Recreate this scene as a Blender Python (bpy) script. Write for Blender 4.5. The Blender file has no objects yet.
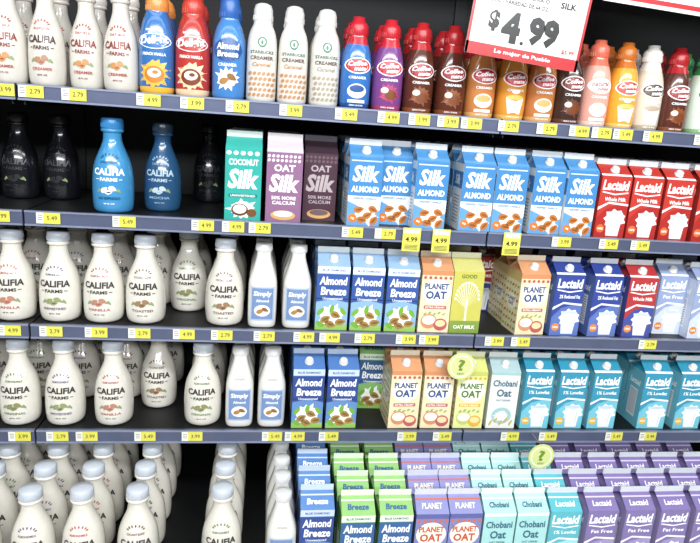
import bpy, math, random
from mathutils import Matrix, Vector
random.seed(7)
scene=bpy.context.scene
try: scene.view_settings.view_transform='Standard'
except: pass
CAMZ=1.60
SH={1:1.632,2:1.301,3:0.975,4:0.645,5:0.31}   # shelf heights (m)

# ---------------- materials ----------------
def lin(h):
    h=h.lstrip('#'); v=[int(h[i:i+2],16)/255 for i in (0,2,4)]
    g=.3*v[0]+.59*v[1]+.11*v[2]; v=[c+(g-c)*.10 for c in v]
    o=[c/12.92 if c<=.04045 else ((c+.055)/1.055)**2.4 for c in v]
    return (*o,1)
MATS={}
def mat(col,rough=.30,metal=0.0,var=.06,scale=40,coat=0.0):
    k=(col,rough,metal,var,scale,coat)
    if k in MATS: return MATS[k]
    m=bpy.data.materials.new('mat_'+col.strip('#')); m.use_nodes=True
    nt=m.node_tree; b=nt.nodes['Principled BSDF']
    tc=nt.nodes.new('ShaderNodeTexCoord'); nz=nt.nodes.new('ShaderNodeTexNoise')
    nz.inputs['Scale'].default_value=scale; nt.links.new(tc.outputs['Object'],nz.inputs['Vector'])
    r=nt.nodes.new('ShaderNodeValToRGB'); c=lin(col)
    r.color_ramp.elements[0].position=.3; r.color_ramp.elements[1].position=.7
    r.color_ramp.elements[0].color=(c[0]*(1-var),c[1]*(1-var),c[2]*(1-var),1); r.color_ramp.elements[1].color=c
    nt.links.new(nz.outputs['Fac'],r.inputs['Fac']); nt.links.new(r.outputs['Color'],b.inputs['Base Color'])
    b.inputs['Roughness'].default_value=rough; b.inputs['Metallic'].default_value=metal
    if coat: b.inputs['Coat Weight'].default_value=coat; b.inputs['Coat Roughness'].default_value=.08
    MATS[k]=m; return m

# ---------------- text ----------------
TC={}
def text2d(s,bold=0.0,shear=0.0):
    k=(s,bold,shear)
    if k in TC: return TC[k]
    cu=bpy.data.curves.new('t','FONT'); cu.body=s; cu.shear=shear; cu.offset=bold; cu.resolution_u=2
    ob=bpy.data.objects.new('t',cu); scene.collection.objects.link(ob)
    dg=bpy.context.evaluated_depsgraph_get(); dg.update()
    me=ob.evaluated_get(dg).to_mesh()
    vs=[(v.co.x,v.co.y) for v in me.vertices]; fs=[tuple(p.vertices) for p in me.polygons]
    x0=min(v[0] for v in vs);x1=max(v[0] for v in vs);y0=min(v[1] for v in vs);y1=max(v[1] for v in vs)
    vs=[((v[0]-x0)/(x1-x0)-.5,(v[1]-y0)/(y1-y0)-.5) for v in vs]
    bpy.data.objects.remove(ob); bpy.data.curves.remove(cu)
    TC[k]=(vs,fs); return TC[k]

# ---------------- mesh builder ----------------
class MB:
    def __init__(s): s.v=[];s.f=[];s.mi=[];s.sm=[];s.mats=[];s.idx={}
    def m(s,col):
        mm=col if not isinstance(col,str) else mat(col)
        if mm.name not in s.idx: s.idx[mm.name]=len(s.mats); s.mats.append(mm)
        return s.idx[mm.name]
    def add(s,vs,fs,col,smooth=False):
        b=len(s.v); s.v+= [tuple(v) for v in vs]; i=s.m(col)
        for f in fs: s.f.append(tuple(b+j for j in f)); s.mi.append(i); s.sm.append(smooth)
    def quad(s,a,b,c,d,col): s.add([a,b,c,d],[(0,1,2,3)],col)
    def box(s,x0,x1,y0,y1,z0,z1,col):
        v=[(x,y,z) for z in (z0,z1) for y in (y0,y1) for x in (x0,x1)]
        s.add(v,[(0,2,3,1),(4,5,7,6),(0,1,5,4),(2,6,7,3),(0,4,6,2),(1,3,7,5)],col)
    def lathe(s,prof,col,seg=40,n=2.0,M=None,capb=True):
        vs=[];fs=[]
        for r,z in prof:
            for i in range(seg):
                a=2*math.pi*i/seg; c,q=math.cos(a),math.sin(a)
                k=(abs(c)**n+abs(q)**n)**(-1/n)
                vs.append((r*k*c,r*k*q,z))
        for j in range(len(prof)-1):
            for i in range(seg):
                i2=(i+1)%seg
                fs.append((j*seg+i,j*seg+i2,(j+1)*seg+i2,(j+1)*seg+i))
        if M: vs=[tuple(M@Vector(v)) for v in vs]
        s.add(vs,fs,col,True)
        if capb: s.add([vs[i] for i in range(seg)],[tuple(range(seg-1,-1,-1))],col)
        s.add([vs[(len(prof)-1)*seg+i] for i in range(seg)],[tuple(range(seg))],col)
    def mesh(s,name):
        me=bpy.data.meshes.new(name); me.from_pydata(s.v,[],s.f)
        for mm in s.mats: me.materials.append(mm)
        me.polygons.foreach_set('material_index',s.mi); me.polygons.foreach_set('use_smooth',s.sm)
        me.update(); return me

class Dec:
    """printed label shapes laid on a carton face or wrapped on a bottle"""
    def __init__(s,mb,fn,curved=False,base=.0004): s.mb=mb;s.fn=fn;s.c=curved;s.b=base
    def P(s,u,z,l): return s.fn(u,z,s.b+.00025*l)
    def shape(s,pts,col,l=1):
        if not s.c:
            s.mb.add([s.P(u,z,l) for u,z in pts],[tuple(range(len(pts)))],col); return
        cu=sum(p[0] for p in pts)/len(pts); cz=sum(p[1] for p in pts)/len(pts)
        vs=[s.P(cu,cz,l)]; n=len(pts); R=4; fs=[]
        for k in range(1,R+1):
            for u,z in pts: vs.append(s.P(cu+(u-cu)*k/R,cz+(z-cz)*k/R,l))
        for i in range(n):
            j=(i+1)%n; fs.append((0,1+i,1+j))
            for k in range(R-1): fs.append((1+k*n+i,1+(k+1)*n+i,1+(k+1)*n+j,1+k*n+j))
        s.mb.add(vs,fs,col)
    def rect(s,u0,u1,z0,z1,col,l=1):
        nu=12 if s.c else 1; nv=8 if s.c else 1
        vs=[s.P(u0+(u1-u0)*i/nu,z0+(z1-z0)*j/nv,l) for j in range(nv+1) for i in range(nu+1)]
        fs=[(j*(nu+1)+i,j*(nu+1)+i+1,(j+1)*(nu+1)+i+1,(j+1)*(nu+1)+i) for j in range(nv) for i in range(nu)]
        s.mb.add(vs,fs,col)
    def ell(s,cu,cz,ru,rz,col,l=1,rot=0,n=18,pinch=0):
        c,q=math.cos(rot),math.sin(rot); p=[]
        for i in range(n):
            a=2*math.pi*i/n; x=ru*math.cos(a); y=rz*math.sin(a)
            if pinch: y*=1-pinch*max(0,math.cos(a))**1
            p.append((cu+x*c-y*q,cz+x*q+y*c))
        s.shape(p,col,l)
    def splash(s,cu,cz,ru,rz,col,l=1,seed=1,n=26,amp=.28):
        rr=random.Random(seed); p=[]
        for i in range(n):
            a=2*math.pi*i/n; k=1-amp+(amp*1.6*rr.random() if i%2 else 0)
            p.append((cu+ru*k*math.cos(a),cz+rz*k*math.sin(a)))
        s.shape(p,col,l)
    def text(s,t,cu,cz,w,h,col,l=3,bold=.02,shear=0,rot=0):
        vs,fs=text2d(t,bold,shear); c,q=math.cos(rot),math.sin(rot)
        s.mb.add([s.P(cu+x*w*c-y*h*q,cz+x*w*q+y*h*c,l) for x,y in vs],fs,col)

# ---------------- cartons ----------------
def carton(w,h,body,gable,fin,side,design,cap=None,sidefn=None,top=None):
    mb=MB(); a=w/2; hf=.017; hs=.034; hb=h-hf-hs; hg=hb+hs; t=.0018
    F=[(-a,-a),(a,-a),(a,a),(-a,a)]
    b=[(x,y,0) for x,y in F]; u=[(x,y,hb) for x,y in F]
    mb.quad(b[0],b[1],u[1],u[0],body); mb.quad(b[2],b[3],u[3],u[2],body)
    mb.quad(b[1],b[2],u[2],u[1],side); mb.quad(b[3],b[0],u[0],u[3],side)
    mb.quad(b[3],b[2],b[1],b[0],side)
    e=a*.985
    fL=(-e,-t,hg);fR=(e,-t,hg);kL=(-e,t,hg);kR=(e,t,hg)
    mb.quad(u[0],u[1],fR,fL,gable); mb.quad(u[2],u[3],kL,kR,gable)
    for sx,f,k,F1,K1 in ((1,u[1],u[2],fR,kR),(-1,u[0],u[3],fL,kL)):
        M=(sx*a*.42,0,hg-.002)
        mb.add([f,k,M],[(0,1,2)],gable)
        mb.add([f,M,F1],[(0,1,2)],side); mb.add([k,M,K1],[(0,1,2)],side)
    mb.box(-e,e,-t,t,hg-.001,h,fin)
    mb.box(-e,e,-t-.0006,t+.0006,h-.005,h-.0005,fin)
    if cap:
        s=1 if top else -1
        nrm=Vector((0,s*hs,a-t)).normalized()
        ctr=Vector((0,s*((a+t)/2+.001),hb+hs*.5))
        M=Matrix.Translation(ctr)@nrm.to_track_quat('Z','Y').to_matrix().to_4x4()
        mb.lathe([(.0145,0),(.0145,.002),(.0118,.002),(.0118,.010),(.0108,.0115)],cap,20,2,M,False)
    d=Dec(mb,lambda x,z,o:(x,-a-o,z)); d.hb=hb; d.a=a
    sl=Dec(mb,lambda x,q,o:(x,-a+(a-t)*q-o*.7,hb+hs*q+o*.7)); d.slope=sl
    if top:
        sl.rect(-e,e,.72,.80,top[2],1); sl.text(top[0],0,.42,.062,.30,top[1],3,.03,.1)
    design(d)
    for sx in (-1,1):
        sd=Dec(mb,(lambda x,z,o,sx=sx:(sx*(a+o),x*sx,z))); sd.a=a; sd.hb=hb
        (sidefn or side_default)(sd)
    return mb
def side_default(sd,x=0,z=.085):
    sd.rect(x-.022,x+.022,z-.04,z+.04,'#f4f4f0',1)
    for i in range(9): sd.rect(x-.019,x+.019,z+.03-i*.008,z+.0325-i*.008,'#55585c',2)
def side_oat(sd):
    a=sd.a; sd.rect(-a,a,0,sd.hb,'#ebe0b4',1); sd.rect(-a,a,.17,sd.hb,'#d8bf74',2)
    for i in range(5):
        for j in range(7):
            x=-a+.012+i*.0185; z=.015+j*.023
            sd.ell(x,z,.0075,.0045,('#c9a23e','#8fae5a','#b8663e')[(i+j)%3],2,.7*(i%2)+.3)
    sd.ell(0,.10,.034,.026,'#fbf3df',3); sd.text('PLANET',0,.108,.054,.012,'#2b4d8f',4,.03); sd.text('OAT',0,.092,.036,.013,'#2b4d8f',4,.03)

def d_silk_almond(d):
    a=d.a
    d.rect(-a,a,.088,d.hb,'#3f86c6',1); d.rect(-a,a,0,.088,'#e1e9f0',1)
    d.rect(-a*.9,a*.9,.188,.1915,'#cfe2f4',2)
    d.text('Silk',0,.153,.078,.048,'#ffffff',3,.035,.18)
    d.text('ALMOND',0,.108,.082,.0185,'#ffffff',3,.04)
    d.text('UNSWEET VANILLA',0,.081,.07,.006,'#2a5fa8',3)
    d.shape([(-a,0),(a,0),(a,.05),(.02,.030),(-.015,.058),(-a,.072)],'#5f9fd6',2)
    d.splash(.004,.036,.040,.034,'#fbfbf8',3,3)
    for x,z,r in ((.012,.032,.5),(.028,.050,-.4),(-.014,.048,.2),(-.004,.018,-.2),(.032,.018,.9)):
        d.ell(x,z,.0155,.0105,'#c4722c',4,r,pinch=.5); d.ell(x,z,.010,.003,'#94501c',5,r)
    d.ell(-.032,.022,.013,.013,'#e8791f',4); d.text('0g',-.032,.022,.011,.008,'#ffffff',6)
    d.slope.rect(-a,a,.05,.28,'#5b9bd6',1)
def side_silk(sd):
    sd.rect(-sd.a,sd.a,0,sd.hb,'#dde4ea',1); sd.rect(-sd.a,sd.a,.125,.175,'#3f86c6',2); sd.text('Silk',0,.15,.05,.03,'#ffffff',4,.03,.18)
    for i in range(9): sd.rect(-.03,.03,.1-i*.01,.1035-i*.01,'#7c8894',2)
def d_silk_coco(d):
    a=d.a
    d.rect(-a,a,0,d.hb,'#2aa79b',1)
    for i in range(5): d.ell(-a+.01+i*.0195,.19,.007,.006,'#e9f4f0',2)
    d.text('COCONUT',0,.165,.082,.018,'#ffffff',3,.03)
    d.text('Silk',0,.118,.086,.056,'#ffffff',3,.04,.18)
    d.rect(-.04,.04,.066,.075,'#0e6f6b',2); d.text('UNSWEETENED',0,.0705,.07,.006,'#ffffff',4)
    d.splash(0,.032,.043,.030,'#f8f8f4',2,8)
    d.ell(-.008,.030,.024,.018,'#6b3c1e',3); d.ell(-.008,.032,.019,.013,'#ffffff',4); d.ell(.026,.022,.014,.012,'#7a4a28',3)
def d_silk_oat(bg,dk,w='#ffffff',pt='#efe2e8'):
    def f(d):
        a=d.a; d.rect(-a,a,0,d.hb,bg,1)
        for i in range(8):
            for j in range(2): d.ell(-a+.006+i*.0122,.176+j*.012,.0045,.004,pt,2,.8)
        d.text('OAT',0,.155,.06,.02,w,3,.03)
        d.text('Silk',0,.112,.086,.052,w,3,.04,.18)
        d.text('50% MORE',0,.070,.07,.010,w,3,.02); d.text('CALCIUM',0,.056,.065,.010,w,3,.02)
        d.ell(0,.02,.036,.014,'#d7a35c',2); d.ell(0,.024,.028,.009,pt,3)
    return f
def d_lac(c1,c2,c3,sub,bar=True):
    def f(d):
        a=d.a; o=d.hb-.199; d.rect(-a,a,0,d.hb,c1,1)
        d.shape([(-a,.06),(-.02,.092),(.02,.104),(a,.10),(a,0),(-a,0)],c2,2)
        d.shape([(-a,.085),(-.015,.106),(a,.101),(a,.107),(-.015,.112),(-a,.094)],'#f3f3f3',3)
        d.shape([(-.042,.150+o),(0,.143+o),(.043,.150+o),(.043,.1535+o),(0,.147+o),(-.042,.1535+o)],'#ffffff',3)
        d.text('Lactaid',0,.173+o,.086,.031,'#ffffff',3,.035,.12)
        d.text(sub,.004,.130+o,.070,.012,'#ffffff',3,.02)
        d.splash(.012,.060,.036,.030,'#f7f9fb',3,5,n=18,amp=.18)
        d.shape([(-.010,.006),(.030,.006),(.037,.078),(-.017,.078)],'#dfe7ee',4)
        d.shape([(-.007,.009),(.027,.009),(.033,.062),(-.013,.062)],'#ffffff',5)
        d.shape([(.020,.012),(.025,.012),(.030,.060),(.024,.060)],'#cfd9e3',6)
        d.ell(.010,.078,.027,.0055,'#c3d0dc',5)
        d.ell(-.031,.028,.013,.013,c3,4); d.text('100%',-.031,.028,.018,.007,'#ffffff',6)
        if bar: d.slope.rect(-a,a,.05,.2,'#f3f3f3',1)
    return f
def side_lac(c):
    def f(sd):
        sd.rect(-sd.a,sd.a,0,sd.hb,c,1)
        sd.rect(-.024,.024,.03,.13,'#e9edf2',2)
        for i in range(11): sd.rect(-.02,.02,.12-i*.008,.1225-i*.008,'#6b7280',3)
        sd.text('Lactaid',0,.155,.06,.02,'#ffffff',3,.03,.12)
    return f
def d_ab(c1,c2,c3='#e9f2f7',gr='#8fbf58'):
    def f(d):
        a=d.a; d.rect(-a,a,0,d.hb,c1,1)
        d.rect(-a,a,.178,d.hb,c3,2)
        d.text('BLUE DIAMOND',0,.188,.07,.007,c2,4)
        d.rect(-a,a,.098,.176,c2,2); d.shape([(-a,.088),(0,.098),(a,.088),(a,.100),(-a,.100)],c2,2)
        d.text('Almond',0,.155,.084,.026,'#ffffff',4,.03,.1)
        d.text('Breeze',.002,.123,.078,.026,'#ffffff',4,.03,.1)
        d.text('Unsweetened',0,.100,.06,.008,'#ffffff',5,.01)
        d.rect(-a,a,0,.018,gr,3)
        d.splash(0,.045,.045,.038,'#fbfbf7',3,11)
        for x,z,r in ((-.018,.034,.5),(.012,.048,-.4),(.028,.026,.2),(-.002,.018,-.3)):
            d.ell(x,z,.017,.0115,'#a8813e',4,r,pinch=.5); d.ell(x,z,.011,.004,'#7d5b26',5,r)
        for x,z,r in ((-.034,.058,.8),(.034,.060,2.2),(-.034,.018,-.6),(.0,.066,1.4)):
            d.ell(x,z,.014,.007,'#6fae2e',5,r)
    return f
def d_planet(c1,c2,c3,tx='#2b4d8f'):
    def f(d):
        a=d.a; d.rect(-a,a,0,d.hb,c1,1); d.rect(-a,a,.184,d.hb,c2,2)
        for i in range(6): d.ell(-a+.01+i*.016,.176,.005,.005,c3,3)
        d.ell(0,.132,.045,.040,'#fbf3df',2)
        d.text('PLANET',0,.149,.076,.019,tx,4,.035); d.text('OAT',0,.121,.066,.026,tx,4,.04)
        d.rect(-.036,.036,.076,.087,c3,3); d.text('EXTRA CREAMY',0,.0815,.062,.006,'#ffffff',5)
        d.ell(-.016,.036,.026,.024,c2,3); d.ell(-.016,.040,.021,.015,'#fbf3df',4)
        d.ell(.022,.026,.022,.020,c3,4); d.ell(.022,.030,.016,.011,'#f0d49a',5)
        for i in range(5): d.ell(-.03+.015*i,.060+.004*(i%2),.006,.003,'#8fae5a',5,.6)
    return f
def d_chob(c1,c2,ac):
    def f(d):
        a=d.a; d.rect(-a,a,0,d.hb,c1,1); d.rect(-a,a,.188,d.hb,ac,2)
        d.text('Chobani',0,.160,.082,.023,c2,3,.03); d.text('Oat',0,.126,.05,.027,c2,3,.03)
        d.text('OAT DRINK',0,.100,.05,.007,c2,3)
        d.ell(0,.045,.034,.030,ac,2); d.splash(0,.045,.026,.022,'#ffffff',3,4)
        for i in range(5):
            d.ell(-.034+.017*i,.02+.01*(i%2),.011,.004,'#c9a85e',4,1.1)
    return f
def d_tree(d):
    a=d.a; d.rect(-a,a,0,d.hb,'#c6c052',1); d.rect(-a,a,0,.04,'#7f9a3a',2)
    d.rect(-.003,.003,.04,.11,'#f4f2d8',3)
    for i in range(13):
        t=math.pi*i/12
        d.shape([(0,.08),(.036*math.cos(t),.11+.05*math.sin(t)),(.036*math.cos(t)+.003,.112+.05*math.sin(t))],'#f4f2d8',3)
        d.ell(.038*math.cos(t),.112+.052*math.sin(t),.0035,.005,'#f4f2d8',4,t)
    d.text('GOOD',0,.184,.05,.012,'#3e6a2a',3,.02); d.text('OAT MILK',0,.02,.07,.012,'#ffffff',4,.02)

# ---------------- bottles ----------------
def interp(prof,z):
    if z<=prof[0][1]: return prof[0][0]
    for (r0,z0),(r1,z1) in zip(prof,prof[1:]):
        if z<=z1: return r0+(r1-r0)*(z-z0)/max(1e-9,z1-z0)
    return prof[-1][0]
def smooth(prof,k=3):
    o=[]; n=len(prof)
    for i in range(n-1):
        p0=prof[max(0,i-1)];p1=prof[i];p2=prof[i+1];p3=prof[min(n-1,i+2)]
        for j in range(k):
            t=j/k
            f=lambda a,b,c,d:.5*((2*b)+(-a+c)*t+(2*a-5*b+4*c-d)*t*t+(-a+3*b-3*c+d)*t**3)
            o.append((f(p0[0],p1[0],p2[0],p3[0]),f(p0[1],p1[1],p2[1],p3[1])))
    o.append(prof[-1]); return o
def bottle(prof,capprof,col,capcol,design,n=2.0,ring=None,bands=None):
    mb=MB(); p=smooth(prof); G=lambda c: mat(c,.18,coat=.5)
    if bands:
        for z0,z1,c in bands:
            seg=[(interp(p,z0),z0)]+[q for q in p if z0<q[1]<z1]+[(interp(p,z1),z1)]
            mb.lathe(seg,G(c),40,n,capb=(z0==0))
    else: mb.lathe(p,G(col),40,n)
    if ring: mb.lathe(ring,G(col),32,2)
    mb.lathe(capprof,capcol,32,2)
    r=capprof[1][0]; z0=capprof[0][1]+.003; z1=z0+.012
    for i in range(28):
        a=2*math.pi*i/28; c,q=math.cos(a),math.sin(a)
        mb.add([(c*r-q*.0011,q*r+c*.0011,z0),(c*(r+.001),q*(r+.001),z0),(c*(r+.001),q*(r+.001),z1),(c*r-q*.0011,q*r+c*.0011,z1)],[(0,1,2,3)],capcol)
    if n==2.0:
        def fn(u,z,o):
            r=interp(p,z); R=max(r,.02); a=u/R
            return (math.sin(a)*(r+o),-math.cos(a)*(r+o),z)
    else:
        def fn(u,z,o):
            r=interp(p,z); uu=min(abs(u),r*.97)
            return (math.copysign(uu,u),-(r**n-uu**n)**(1/n)-o,z)
    d=Dec(mb,fn,True,.0008); design(d); return mb
CAL=[(.044,0),(.052,.005),(.056,.02),(.0575,.05),(.057,.088),(.0545,.116),(.0495,.140),(.0415,.161),(.033,.180),(.027,.197),(.0252,.212),(.0255,.226)]
CALR=[(.028,.222),(.0315,.225),(.0315,.229),(.028,.232)]
CALC=[(.029,.232),(.0302,.234),(.0302,.255),(.0275,.260),(.006,.261)]
def sc(p,a,b): return [(r*a,z*b) for r,z in p]
def b_cal(acc,acc2,body='#e0dbcf',cap='#c3cad4',tx='#3c3634',sub='ALMONDMILK',s=(1,1),text2='UNSWEETENED'):
    a,b=s
    def des(d):
        d.text('CALIFIA',0,.116*b,.088*a,.019*b,tx,3,.035)
        d.text('FARMS',0,.095*b,.048*a,.010*b,tx,3,.03)
        d.rect(-.037*a,-.028*a,.094*b,.096*b,tx,2); d.rect(.028*a,.037*a,.094*b,.096*b,tx,2)
        d.text(sub,0,.142*b,.048*a,.006*b,acc,3)
        for i in range(7):
            t=math.pi*(i+.5)/7; d.ell(.022*math.cos(t)*a,(.151+.012*math.sin(t))*b,.0035,.002,acc,2,t)
        d.ell(-.012*a,.066*b,.011*a,.0075*b,acc2,3,.7,pinch=.5); d.ell(.010*a,.070*b,.011*a,.0075*b,acc2,3,-.3,pinch=.5)
        d.ell(.0,.060*b,.010*a,.0065*b,acc2,4,.1,pinch=.5); d.ell(0,.060*b,.006*a,.002*b,acc,5,.1)
        for q,t in ((-.028,.9),(-.022,.2),(.022,-.3),(.028,-1.0)): d.ell(q*a,.064*b,.008*a,.0028*b,'#8a9a6a',2,t)
        d.text(text2,0,.043*b,.062*a,.0075*b,acc,3,.02); d.text('48 FL OZ',0,.028*b,.03*a,.004*b,tx,3)
    return bottle(sc(CAL,a,b),sc(CALC,a,b),body,cap,des,2.0,sc(CALR,a,b))
def b_simply():
    P=[(.037,0),(.0415,.005),(.043,.03),(.043,.12),(.0405,.148),(.033,.175),(.0255,.200),(.0215,.218),(.021,.230)]
    C=[(.0235,.230),(.0245,.232),(.0245,.251),(.023,.253),(.005,.2535)]
    def des(d):
        d.rect(-.035,.035,.024,.128,'#a9bcd8',1); d.rect(-.031,.031,.028,.124,'#6f8bbb',2)
        d.text('Simply',0,.106,.054,.019,'#ffffff',4,.03,.1); d.text('Almond',0,.086,.038,.009,'#ffffff',4,.02)
        d.ell(0,.055,.024,.018,'#f3efe6',3); d.ell(-.006,.053,.012,.007,'#b07a3c',4,.4,pinch=.5); d.ell(.009,.058,.011,.006,'#8f5f2c',4,-.4,pinch=.5)
        d.text('simple',0,.16,.03,.010,'#b9b4aa',3)
    return bottle(P,C,'#dedcd6','#dcdcdc',des,3.6)
CMP=[(.036,0),(.041,.005),(.0435,.03),(.0435,.10),(.0415,.135),(.0365,.160),(.030,.180),(.0255,.194),(.0245,.200)]
CMC=[(.027,.200),(.028,.203),(.028,.226),(.024,.234),(.018,.238),(.017,.249),(.006,.250)]
def b_cm(body,low,cap,style=0,ov='#c8202e',t1='Coffee',t2='mate',tc='#ffffff'):
    def des(d):
        d.ell(0,.118,.037,.022,'#ffffff',1); d.ell(0,.118,.034,.019,ov,2)
        d.text(t1,-.002,.124,.052,.013,tc,4,.03,.2,.08); d.text(t2,.006,.110,.034,.010,tc,4,.03,.2,.08)
        if style==0:
            d.ell(0,.050,.027,.020,'#f5efe2',2); d.ell(0,.056,.021,.010,low,3); d.rect(-.024,.024,.018,.026,'#ffffff',3)
        elif style==1:
            d.splash(0,.05,.033,.028,low,2,3); d.ell(.006,.046,.017,.014,'#7a3d1c',3); d.ell(-.012,.058,.011,.008,'#f3e4cc',4)
        else:
            d.shape([(-.018,.02),(.018,.02),(.026,.066),(-.026,.066)],'#ffffff',2); d.ell(0,.066,.026,.007,low,3); d.ell(0,.082,.012,.006,'#fff4e0',3)
        d.text('CREAMER',0,.086,.05,.007,'#ffffff',4,.02); d.text('ZERO SUGAR',0,.011,.04,.004,'#ffffff',4)
    return bottle(CMP,CMC,body,cap,des,2.5,bands=[(0,.016,low),(.016,.175,body),(.175,.200,cap)])
def b_sbux(acc):
    P=[(.034,0),(.040,.006),(.0415,.03),(.0415,.12),(.040,.160),(.035,.186),(.027,.204),(.025,.214)]
    C=[(.0255,.214),(.0265,.217),(.026,.243),(.022,.256),(.012,.261),(.004,.262)]
    def des(d):
        d.ell(0,.158,.013,.014,'#1d6b48',2); d.ell(0,.158,.008,.009,'#e8f0ea',3); d.ell(0,.157,.004,.006,'#1d6b48',4)
        d.text('STARBUCKS',0,.132,.062,.008,'#3b6552',3); d.text('CREAMER',0,.117,.062,.010,'#5b4636',3)
        d.text('Caramel',0,.100,.050,.011,acc,3,.02,.2)
        for j in range(5):
            for i in range(6): d.ell(-.031+.0124*i+(j%2)*.004,.02+j*.014,.0055,.004,acc,2,.7)
    return bottle(P,C,'#d6d1c9','#d5d3cf',des,2.4)
def b_del(body,cap,low,swirl):
    P=[(.038,0),(.044,.006),(.0465,.03),(.0465,.13),(.0435,.160),(.037,.188),(.030,.207),(.028,.215)]
    C=[(.029,.215),(.030,.218),(.030,.240),(.024,.256),(.015,.264),(.014,.277),(.005,.278)]
    def des(d):
        d.text('INTERNATIONAL',0,.165,.044,.006,'#ffffff',3)
        d.ell(0,.137,.042,.020,'#ffffff',1); d.ell(0,.137,.040,.018,body,2)
        d.text('Delight',0,.138,.074,.028,'#ffffff',4,.035,.15,.1)
        d.splash(0,.055,.040,.042,low,2,6); d.ell(0,.052,.026,.022,swirl,3); d.ell(0,.056,.018,.012,'#fff3dc',4); d.ell(.003,.058,.008,.005,swirl,5)
        d.text('FRENCH VANILLA',0,.104,.06,.008,'#ffffff',4,.02)
    return bottle(P,C,body,cap,des,2.6,bands=[(0,.02,low),(.02,.215,body)])
def b_abc():
    P=[(.037,0),(.043,.006),(.045,.03),(.045,.13),(.042,.165),(.034,.192),(.026,.208),(.025,.214)]
    C=[(.027,.214),(.028,.217),(.028,.240),(.026,.262),(.022,.268),(.005,.269)]
    def des(d):
        d.ell(0,.13,.038,.030,'#1f4f95',2); d.text('Almond',0,.14,.06,.017,'#ffffff',4,.03,.1); d.text('Breeze',0,.12,.056,.016,'#ffffff',4,.03,.1)
        d.splash(0,.055,.034,.030,'#f6f3ea',2,5); d.ell(-.008,.05,.014,.009,'#a8763a',3,.4,pinch=.5); d.ell(.012,.06,.014,.009,'#8c5c28',3,-.5,pinch=.5)
        d.text('CREAMER',0,.092,.05,.008,'#ffffff',4)
    return bottle(P,C,'#3f7fc4','#2a5fae',des,2.5)

def lacm(c1,c2,c3,sub,w=.098,h=.25,top=None):
    return carton(w,h,c1,c1,'#cfd4da',c2,d_lac(c1,c2,c3,sub,top is None),'#dcdcdc',side_lac(c2),top)
B={}
def reg(key,name,mb,typ,hw): B[key]=(name,mb.mesh(name),typ,hw)
CW='#dcdcdc'
reg('sa','almond_milk_carton',carton(.098,.25,'#eef2f6','#4a8fce','#dce3ea','#dde4ea',d_silk_almond,CW,side_silk),'c',.049)
reg('sc','coconut_milk_carton',carton(.102,.25,'#2aa79b','#38b3a6','#d8e4e0','#1f8f86',d_silk_coco,None),'c',.051)
reg('so','oat_milk_carton',carton(.102,.25,'#8a5f86','#d8ccd4','#e0d8dc','#6f4a70',d_silk_oat('#8e6389','#5b3a5e'),None),'c',.051)
reg('sd','oat_milk_carton',carton(.098,.25,'#4a2e3a','#42303a','#4b4350','#2e2028',d_silk_oat('#4c303e','#2b2230','#b8a8ac','#70585e'),None),'c',.049)  # shaded copy of the oat carton, its shadow painted into every colour
reg('lr','lactose_free_milk_carton',lacm('#c8362c','#b42a26','#e36a2c','Whole Milk',.098,.24),'c',.049)
reg('lb','lactose_free_milk_carton',lacm('#34479c','#5b74bc','#e8842c','2% Reduced Fat'),'c',.049)
reg('lq','lactose_free_milk_carton',lacm('#bc3436','#4450a0','#e8842c','Whole Milk'),'c',.049)
reg('ll','lactose_free_milk_carton',lacm('#93a3cc','#c9d3ea','#e8842c','Fat Free'),'c',.049)
reg('lt','lactose_free_milk_carton',lacm('#2e93b4','#6cc0d4','#e8b02c','1% Lowfat'),'c',.049)
reg('lc','lactose_free_milk_carton',lacm('#52b4c2','#9adce2','#3a62b0','1% Lowfat',top=('Lactaid','#ffffff','#e8f4f6')),'c',.049)
reg('lp','lactose_free_milk_carton',lacm('#8070aa','#a092c2','#e8b02c','Fat Free',top=('Lactaid','#f4f0fa','#d0c6e4')),'c',.049)
reg('ab','almond_milk_carton',carton(.098,.25,'#7aa6d2','#93b6dc','#d8e1e8','#4f80bb',d_ab('#86b0d8','#3456a4'),CW),'c',.049)
reg('ac','almond_milk_carton',carton(.098,.25,'#4a78bc','#4c79bd','#b4c6e2','#345da0',d_ab('#5b8ac8','#2a4794','#c4d4ea'),CW),'c',.049)
reg('bc','almond_milk_carton',carton(.098,.25,'#4a78bc','#5583c4','#c4d2e6','#345da0',d_ab('#5b8ac8','#2a4794','#c4d4ea'),CW,None,('Breeze','#ffffff','#c4d4ea')),'c',.049)
reg('ag','almond_milk_carton',carton(.098,.25,'#74b05a','#8cc26c','#dcead0','#5a9a42',d_ab('#84bd66','#2c5f9c','#dfeed0'),CW,None,('Breeze','#2c5f9c','#dfeed0')),'c',.049)
reg('po','oat_milk_carton',carton(.098,.25,'#ecdab4','#dc9868','#e6d8be','#e2c898',d_planet('#ecd9ae','#d98a5a','#c0585c'),CW,side_oat),'c',.049)
reg('py','oat_milk_carton',carton(.098,.25,'#dfe08a','#d6d878','#e4e6c0','#bcc45a',d_planet('#dfe298','#c2cb5e','#e0b020','#3e7a34'),CW,side_oat),'c',.049)
reg('pb','oat_milk_carton',carton(.098,.25,'#6a6fb2','#8a8cc4','#d0d0e2','#5c60a0',d_planet('#7c80ba','#5c60a4','#d8643c','#c8502c'),CW,None,('PLANET','#f0e6d0','#d8643c')),'c',.049)
reg('ch','oat_milk_carton',carton(.098,.25,'#e6ede6','#a9c4c8','#d8deda','#cfdcd2',d_chob('#e0e6de','#2f5f7e','#9cc4c4'),CW),'c',.049)
reg('ct','oat_milk_carton',carton(.098,.25,'#9ad2d0','#a8dad7','#e0eeec','#88c2be',d_chob('#a2d8d6','#2a647c','#e2f2ef'),CW,None,('Chobani','#2a647c','#e2f2ef')),'c',.049)
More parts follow.
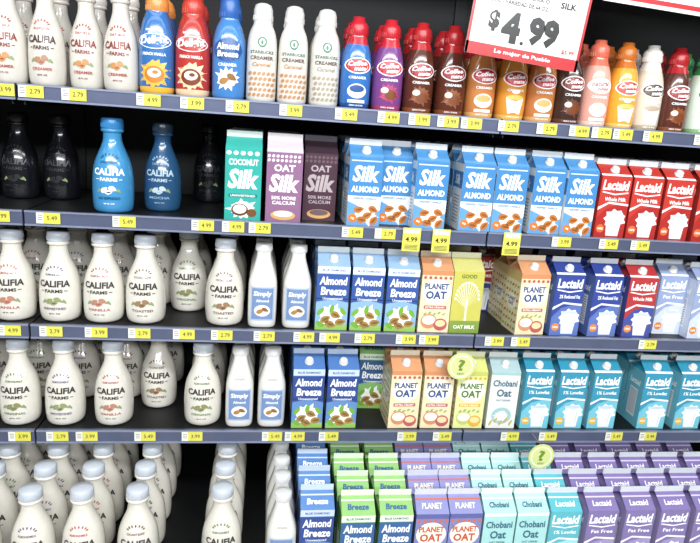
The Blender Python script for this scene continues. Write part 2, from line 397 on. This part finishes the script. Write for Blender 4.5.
reg('gt','oat_milk_carton',carton(.098,.25,'#c6c052','#d0ca74','#e0deba','#a8a83a',d_tree,None),'c',.049)
reg('c1','almond_milk_bottle',b_cal('#6a5580','#8f9a62'),'b',.0575)
reg('c2','almond_milk_bottle',b_cal('#b4504c','#b88068',text2='VANILLA'),'b',.0575)
reg('c3','coconut_milk_bottle',b_cal('#6b4434','#9a7656',sub='COCONUT BLEND',text2='TOASTED'),'b',.0575)
reg('c4','almond_milk_bottle',b_cal('#607f4c','#8a8a58',text2='ORIGINAL'),'b',.0575)
reg('cb','cold_brew_coffee_bottle',b_cal('#0f3f66','#e8f2fa','#3b8fc8','#2f7fbf','#ffffff','COLD BREW',(.98,1.0),'XX ESPRESSO'),'b',.0565)
reg('cd','cold_brew_coffee_bottle',b_cal('#90b0c8','#b8c8d4','#24507a','#26384a','#a8c0d0','COLD BREW',(.94,.98),'MOCHA'),'b',.054)
reg('ck','cold_brew_coffee_bottle',b_cal('#2a2a2c','#2a2a2c','#15151b','#18181d','#34343a','COLD BREW',(.94,.98),'MOCHA'),'b',.054)  # bottles deep in the shelf; its shadow is put into these near-black colours
reg('k1','coffee_creamer_bottle',b_cal('#a8402c','#c98a50','#d4cec4','#cac6be','#8a2f24','OAT MILK',(.81,1.02),'CREAMER'),'b',.047)
reg('k2','coffee_creamer_bottle',b_cal('#b8584e','#b08064','#d4cec4','#c0b0a2','#4a3028','ALMOND',(.81,1.02),'CREAMER'),'b',.047)
reg('sm','almond_milk_bottle',b_simply(),'b',.043)
reg('d1','coffee_creamer_bottle',b_del('#2f6cb2','#e0883c','#f0b030','#c87828'),'b',.0465)
reg('d2','coffee_creamer_bottle',b_del('#b83028','#c83a2c','#e8c8a0','#7a3418'),'b',.0465)
reg('d3','coffee_creamer_bottle',b_abc(),'b',.045)
reg('s1','coffee_creamer_bottle',b_sbux('#c08858'),'b',.0415)
reg('s2','coffee_creamer_bottle',b_sbux('#a89a84'),'b',.0415)
reg('m1','coffee_creamer_bottle',b_cm('#2f6fbe','#1f4f96','#c8202e',0),'b',.0435)
reg('m2','coffee_creamer_bottle',b_cm('#7a3f86','#b03a6a','#c8202e',1),'b',.0435)
reg('m3','coffee_creamer_bottle',b_cm('#5a2a1e','#8a4a24','#b81f24',1,'#a01820'),'b',.0435)
reg('m4','coffee_creamer_bottle',b_cm('#c8783c','#e8a860','#c8202e',0),'b',.0435)
reg('m5','coffee_creamer_bottle',b_cm('#e0902c','#f0b850','#d03028',2),'b',.0435)
reg('m6','coffee_creamer_bottle',b_cm('#3f2a22','#6a3a28','#5a2420',1,'#8a2a24'),'b',.040)
reg('m7','coffee_creamer_bottle',b_cm('#e8a090','#f2c8b8','#e06a50',0,'#ffffff','natural','bliss','#c04a3a'),'b',.0435)
reg('m8','coffee_creamer_bottle',b_cm('#e8a028','#f0c060','#c86a20',2,'#c8402c'),'b',.0435)
reg('m9','coffee_creamer_bottle',b_cm('#d8cbb8','#b8a48c','#e6e0d8',2,'#5a4638'),'b',.0435)
reg('mg','coffee_creamer_bottle',b_cm('#d6e4d0','#8ab878','#2f8f4a',2,'#2f6f4a'),'b',.0435)

def place(key,x,yfront,z,rot=0,parent=None):
    name,me,typ,hw=B[key]
    o=bpy.data.objects.new(name,me); scene.collection.objects.link(o)
    o.location=(x,yfront+hw,z); o.rotation_euler=(0,0,rot)
    if parent: o.parent=parent
    return o
# facings: (product, metres along the shelf, metres pushed back)
FACE={
1:[('k2',-.784,0),('k1',-.689,0),('k2',-.593,0),('k1',-.498,.03),('k1',-.402,0),('d1',-.307,0),('d2',-.212,0),('d3',-.115,0),('s1',-.025,0),('s1',.061,0),('s2',.151,0),
   ('m1',.240,0),('m2',.333,0),('m3',.424,0),('m3',.519,0),('m4',.610,0),('m5',.705,0),('m4',.795,0),('m6',.880,0),('m7',.965,0),('m8',1.053,0),('m9',1.142,.01),('m3',1.230,.01),('mg',1.319,0),('m9',1.407,0),('m1',1.502,0)],
2:[('ck',-.859,.18),('ck',-.745,.18),('ck',-.630,.20),('cb',-.432,0),('cd',-.306,.07),('ck',-.19,.30),('sc',-.066,0),('so',.050,0),('sd',.158,.06),('sa',.285,0),('sa',.384,.05),('sa',.484,0),
   ('sa',.627,0),('sa',.730,0),('sa',.854,.01),('sa',.954,0),('lr',1.064,0),('lr',1.171,0),('lr',1.279,0),('lr',1.396,0),('lr',1.516,0)],
3:[('c3',-.831,0),('c2',-.715,0),('c1',-.588,0),('c2',-.465,0),('c3',-.345,0),('c4',-.235,.13),('c3',-.113,0),('sm',.001,0),('sm',.105,0),('ab',.211,0),('ab',.318,0),('ab',.427,0),('po',.532,0),('gt',.631,0),
   ('lq',.760,.24),('po',.846,0),('lb',.965,0),('lb',1.095,0),('lq',1.217,0),('ll',1.352,.04),('ll',1.451,0),('lb',1.580,0)],
4:[('c4',-.851,0),('c4',-.716,0),('c1',-.586,0),('c2',-.443,0),('c3',-.328,.12),('c4',-.174,0),('sm',-.059,0),('sm',.041,0),('ac',.153,0),('ac',.261,0),('ag',.383,.14),('po',.464,0),('po',.573,0),('py',.684,0),('ch',.796,0),
   ('lt',.913,0),('lt',1.033,0),('lt',1.151,0),('lt',1.336,0),('lt',1.467,0),('lt',1.603,0)]}
BOT=[('c4',-.747),('c1',-.606),('c2',-.472),('c3',-.324),('c4',-.091),('sm',.080)]
BOTC=[('bc',.180),('ag',.295),('ag',.409),('pb',.516),('pb',.616),('ct',.720),('ct',.823),('lc',.928),('lp',1.047),('lp',1.168),('lp',1.285),('lp',1.403),('lp',1.524)]
TAGS={1:[-.68,-.61,-.51,-.32,-.20,-.09,.06,.21,.33,.42,.50,.58,.68,.80,.90,.97,1.04,1.14,1.30],
2:[-.72,-.58,-.39,-.17,-.09,-.02,.25,.35,.90,1.05,1.16],3:[-.70,-.59,-.47,-.35,-.22,-.11,.01,.13,.21,.31,.44,.52,.73,.81,1.25],
4:[-.69,-.59,-.50,-.33,-.20,.05,.12,.22,.48,.59,.82,.96,1.19,1.32]}

back1=bpy.data.objects.new('bottle_and_carton_backstock',None); scene.collection.objects.link(back1)
NOB={'cb','cd','ck'}
for s,l in FACE.items():
    for k,x,bk in l:
        rot=random.uniform(-.03,.03)
        if s==3 and k=='po' and x>.7: rot=.07
        place(k,x,.012+bk,SH[s],rot)
        if k in NOB: continue
        bot=B[k][2]=='b'
        hw=B[k][3]; y=.012+bk+2*hw+(.075 if bot and s in (3,4) and hw>.05 else .006)
        if s==1: y+=.02
        n=0
        while y+2*hw<.50 and y<.36 and n<(1 if s==1 else 4):
            place(k,x,y,SH[s],random.uniform(-.03,.03),back1); y+=2*hw+.006; n+=1
for k,x in BOT:
    hw=B[k][3]
    for r in range(5): place(k,x,-.245+r*.118 if k!='sm' else -.25+r*.092,SH[5],random.uniform(-.05,.05))
for k,x in BOTC:
    for r in range(6): place(k,x+random.uniform(-.001,.001),-.25+r*.1015+(0.03 if k=='bc' else 0),SH[5],random.uniform(-.012,.012))

# ---------------- case ----------------
case=bpy.data.objects.new('refrigerated_display_case',None); scene.collection.objects.link(case)
def part(name,mb,parent=case):
    o=bpy.data.objects.new(name,mb.mesh(name)); scene.collection.objects.link(o)
    if parent: o.parent=parent
    return o
dark=mat('#101114',.6,0,.3,8); railm=mat('#59617e',.34,.25,.12,14); rail2=mat('#8c94b0',.3,.3,.1,14); plate=mat('#131417',.5,.3,.2,10)
XS=[-1.963,-.650,.663,1.976]
for s in (1,2,3,4):
    z=SH[s]
    for b in range(3):
        x0,x1=XS[b]+.003,XS[b+1]-.003
        mb=MB(); mb.box(x0,x1,-.002,.52,z-.018,z-.0002,plate)
        mb.box(x0,x1,-.012,-.002,z-.039,z+.003,railm)
        mb.box(x0,x1,-.0145,-.012,z-.002,z+.003,rail2); mb.box(x0,x1,-.0145,-.012,z-.039,z-.034,rail2)
        for xx in (x0+.01,x1-.014): mb.box(xx,xx+.004,.0,.52,z-.05,z-.018,plate)
        part('shelf',mb)
mb=MB(); mb.box(XS[0],XS[3],-.27,.52,.24,SH[5]-.0002,plate); mb.box(XS[0],XS[3],-.285,-.27,.22,.335,railm); mb.box(XS[0],XS[3],-.28,-.25,.0,.24,dark); part('deck',mb)
mb=MB(); mb.box(XS[0],XS[3],.53,.56,.0,2.5,dark)
for x in XS: mb.box(x-.02,x+.02,.52,.53,.3,2.1,plate)
part('case_back_panel',mb)
mb=MB(); mb.box(XS[0],XS[3],-.30,.56,2.18,2.45,dark); part('canopy',mb)
mb=MB(); mb.box(XS[0]-.04,XS[0],-.3,.56,0,2.45,dark); mb.box(XS[3],XS[3]+.04,-.3,.56,0,2.45,dark); part('side_panels',mb)

for s,l in TAGS.items():
    mb=MB(); z=SH[s]; d=Dec(mb,lambda x,zz,o:(x,-.0155-o,zz)); rr=random.Random(s)
    for x in l:
        w=.031; x+=rr.uniform(-.006,.006)
        mb.box(x-w,x+w,-.0155,-.0146,z-.031,z-.001,mat('#dcd648'))
        d.rect(x-w,x-.012,z-.031,z-.001,'#e4e4dc',1)
        d.text(rr.choice(['3.99','4.99','5.49','2.79']),x+.010,z-.015,.026,.012,'#3a3a30',2,.0)
        for i in range(3): d.rect(x-w+.004,x-.015,z-.009-i*.006,z-.0072-i*.006,'#666666',2)
    part('price_tag_strip',mb,None)
def hangtag(x,z):
    mb=MB(); mb.box(x-.027,x+.027,-.019,-.0165,z-.068,z+.002,mat('#e2dc50')); d=Dec(mb,lambda a,b,o:(a,-.019-o,b))
    d.rect(x-.023,x+.023,z-.014,z-.002,'#f4f4ea',1); d.text('4.99',x,z-.032,.036,.015,'#33332a',2,.02)
    for i in range(4): d.rect(x-.02,x+.02,z-.050-i*.004,z-.0485-i*.004,'#444444',2)
    part('shelf_price_card',mb,None)
for x in (.43,.52,.74): hangtag(x,SH[2]+.004)
def disc(x,y,z,r):
    mb=MB(); M=Matrix.Translation((x,y,z))@Matrix.Rotation(math.pi/2,4,'X')
    mb.lathe([(r,0),(r,.002)],'#cdd67e',36,2,M); d=Dec(mb,lambda a,b,o:(x+a,y-.002-o,z+b))
    d.ell(0,0,r*.84,r*.84,'#e6e8cc',1,n=28); d.ell(0,0,r*.72,r*.72,'#d0d888',2,n=28)
    d.text('?',0,.004,r*.5,r*.85,'#6d8a2a',4,.03); d.text('NEW',0,-r*.55,r*.5,r*.16,'#6d8a2a',4,.02)
    mb.box(x-.0012,x+.0012,y,-.0145,z+r*.78,z+r*.78+.0015,mat('#70747c'))
    part('shelf_talker_disc',mb,None)
disc(.624,-.03,.880,.045); disc(.898,-.10,.606,.043)

def sign(x,y,zb,w,h,roll,big=True):
    mb=MB(); mb.box(-w/2,w/2,0,.003,0,h,mat('#e6e4e0')); d=Dec(mb,lambda a,b,o:(a,-o,b))
    R='#c8252b'
    if big:
        d.rect(-w/2,w/2,0,.030,R,1); d.rect(-w/2,-w/2+.007,0,h,R,1); d.rect(w/2-.007,w/2,0,h,R,1); d.rect(-w/2,w/2,h-.03,h,R,1)
        d.text('Lo mejor de Pueblo',0,.015,.16,.013,'#ffffff',3,.02)
        d.text('$',-.095,.090,.030,.052,'#1a1a1a',3,.05); d.text('4',-.046,.080,.052,.078,'#1a1a1a',3,.06); d.text('.',-.010,.046,.010,.010,'#1a1a1a',3,.05)
        d.text('99',.046,.082,.086,.074,'#1a1a1a',3,.06)
        d.text('$5.99',.124,.044,.036,.012,R,3,.02); d.text('SILK',.10,.158,.045,.016,'#1a1a1a',3,.03)
        d.text('LECHE DE ALMENDRA O',-.040,.160,.17,.0105,'#2a2a2a',3,.02); d.text('COCO - VARIEDAD DE 64 OZ',-.040,.141,.17,.0105,'#2a2a2a',3,.02)
        d.text('Pueblo',0,.21,.16,.03,R,3,.03)
    else:
        d.rect(-w/2,w/2,.010,.022,R,1); d.text('Pueblo',0,.08,.2,.05,R,3,.03)
    for sx in (-.4,.4): mb.box(sx*w-.001,sx*w+.001,.001,.002,h,2.175-zb-abs(sx)*.02,mat('#888888'))
    o=part('price_sign' if big else 'promo_sign',mb,None); o.location=(x,y,zb); o.rotation_euler=(0,roll,0)
sign(.664,-.10,1.784,.32,.27,math.radians(5))
sign(1.12,-.10,1.945,.50,.20,math.radians(3),False)

# ---------------- room ----------------
def slab(name,x0,x1,y0,y1,z0,z1,m):
    mb=MB(); mb.box(x0,x1,y0,y1,z0,z1,m); part(name,mb,None)
slab('floor',-5,6,-6,.7,-.05,-.0005,mat('#b9b5ac',.3,0,.1,3))
slab('ceiling',-5,6,-6,.7,3.3,3.35,mat('#d6d6d2',.8,0,.05,3))
slab('wall_back',-5,6,.6,.7,0,3.3,mat('#8c8c8a',.8,0,.05,3))
for yy in (-2.2,-4.6):  # far housing goes with the unseen lamp added as fill
    mb=MB(); mb.box(-2.4,3.0,yy-.3,yy+.3,3.27,3.30,mat('#e0e0de')); mb.box(-2.4,3.0,yy-.3,yy-.28,3.2,3.27,mat('#e0e0de')); mb.box(-2.4,3.0,yy+.28,yy+.3,3.2,3.27,mat('#e0e0de'))
    part('ceiling_light_fixture',mb,None)
def area(name,loc,sx,sy,p,target,col=(1,1,1)):
    L=bpy.data.lights.new(name,'AREA'); L.shape='RECTANGLE'; L.size=sx; L.size_y=sy; L.energy=p; L.color=col
    o=bpy.data.objects.new(name,L); scene.collection.objects.link(o); o.location=loc
    o.rotation_euler=(Vector(target)-Vector(loc)).to_track_quat('-Z','Y').to_euler()
area('added_fill_lamp',(.3,-2.2,3.1),5,.3,118,(.3,-.2,.1),(.95,.98,1))
area('added_fill_lamp',(.3,-4.6,3.0),5,.4,205,(.3,-.2,.1),(.95,.98,1))  # unseen lamp added to brighten the lower products
area('case_canopy_lamp',(.2,-.28,2.16),3.6,.06,3,(.2,.05,1.2),(.92,.97,1))
w=bpy.data.worlds.new('World'); scene.world=w; w.use_nodes=True
w.node_tree.nodes['Background'].inputs[0].default_value=(.88,.94,1,1); w.node_tree.nodes['Background'].inputs[1].default_value=.12

cam=bpy.data.cameras.new('camera'); cam.sensor_width=36; cam.lens=31.89; cam.clip_start=.05
co=bpy.data.objects.new('camera',cam); scene.collection.objects.link(co)
R=Vector((.9897,-.1258,.0692)).normalized(); Bk=Vector((-.1388,-.9619,.2358)); Bk=(Bk-R*Bk.dot(R)).normalized(); U=Bk.cross(R)
M=Matrix(((R.x,U.x,Bk.x,0),(R.y,U.y,Bk.y,-1.78),(R.z,U.z,Bk.z,CAMZ),(0,0,0,1)))
co.matrix_world=M; scene.camera=co
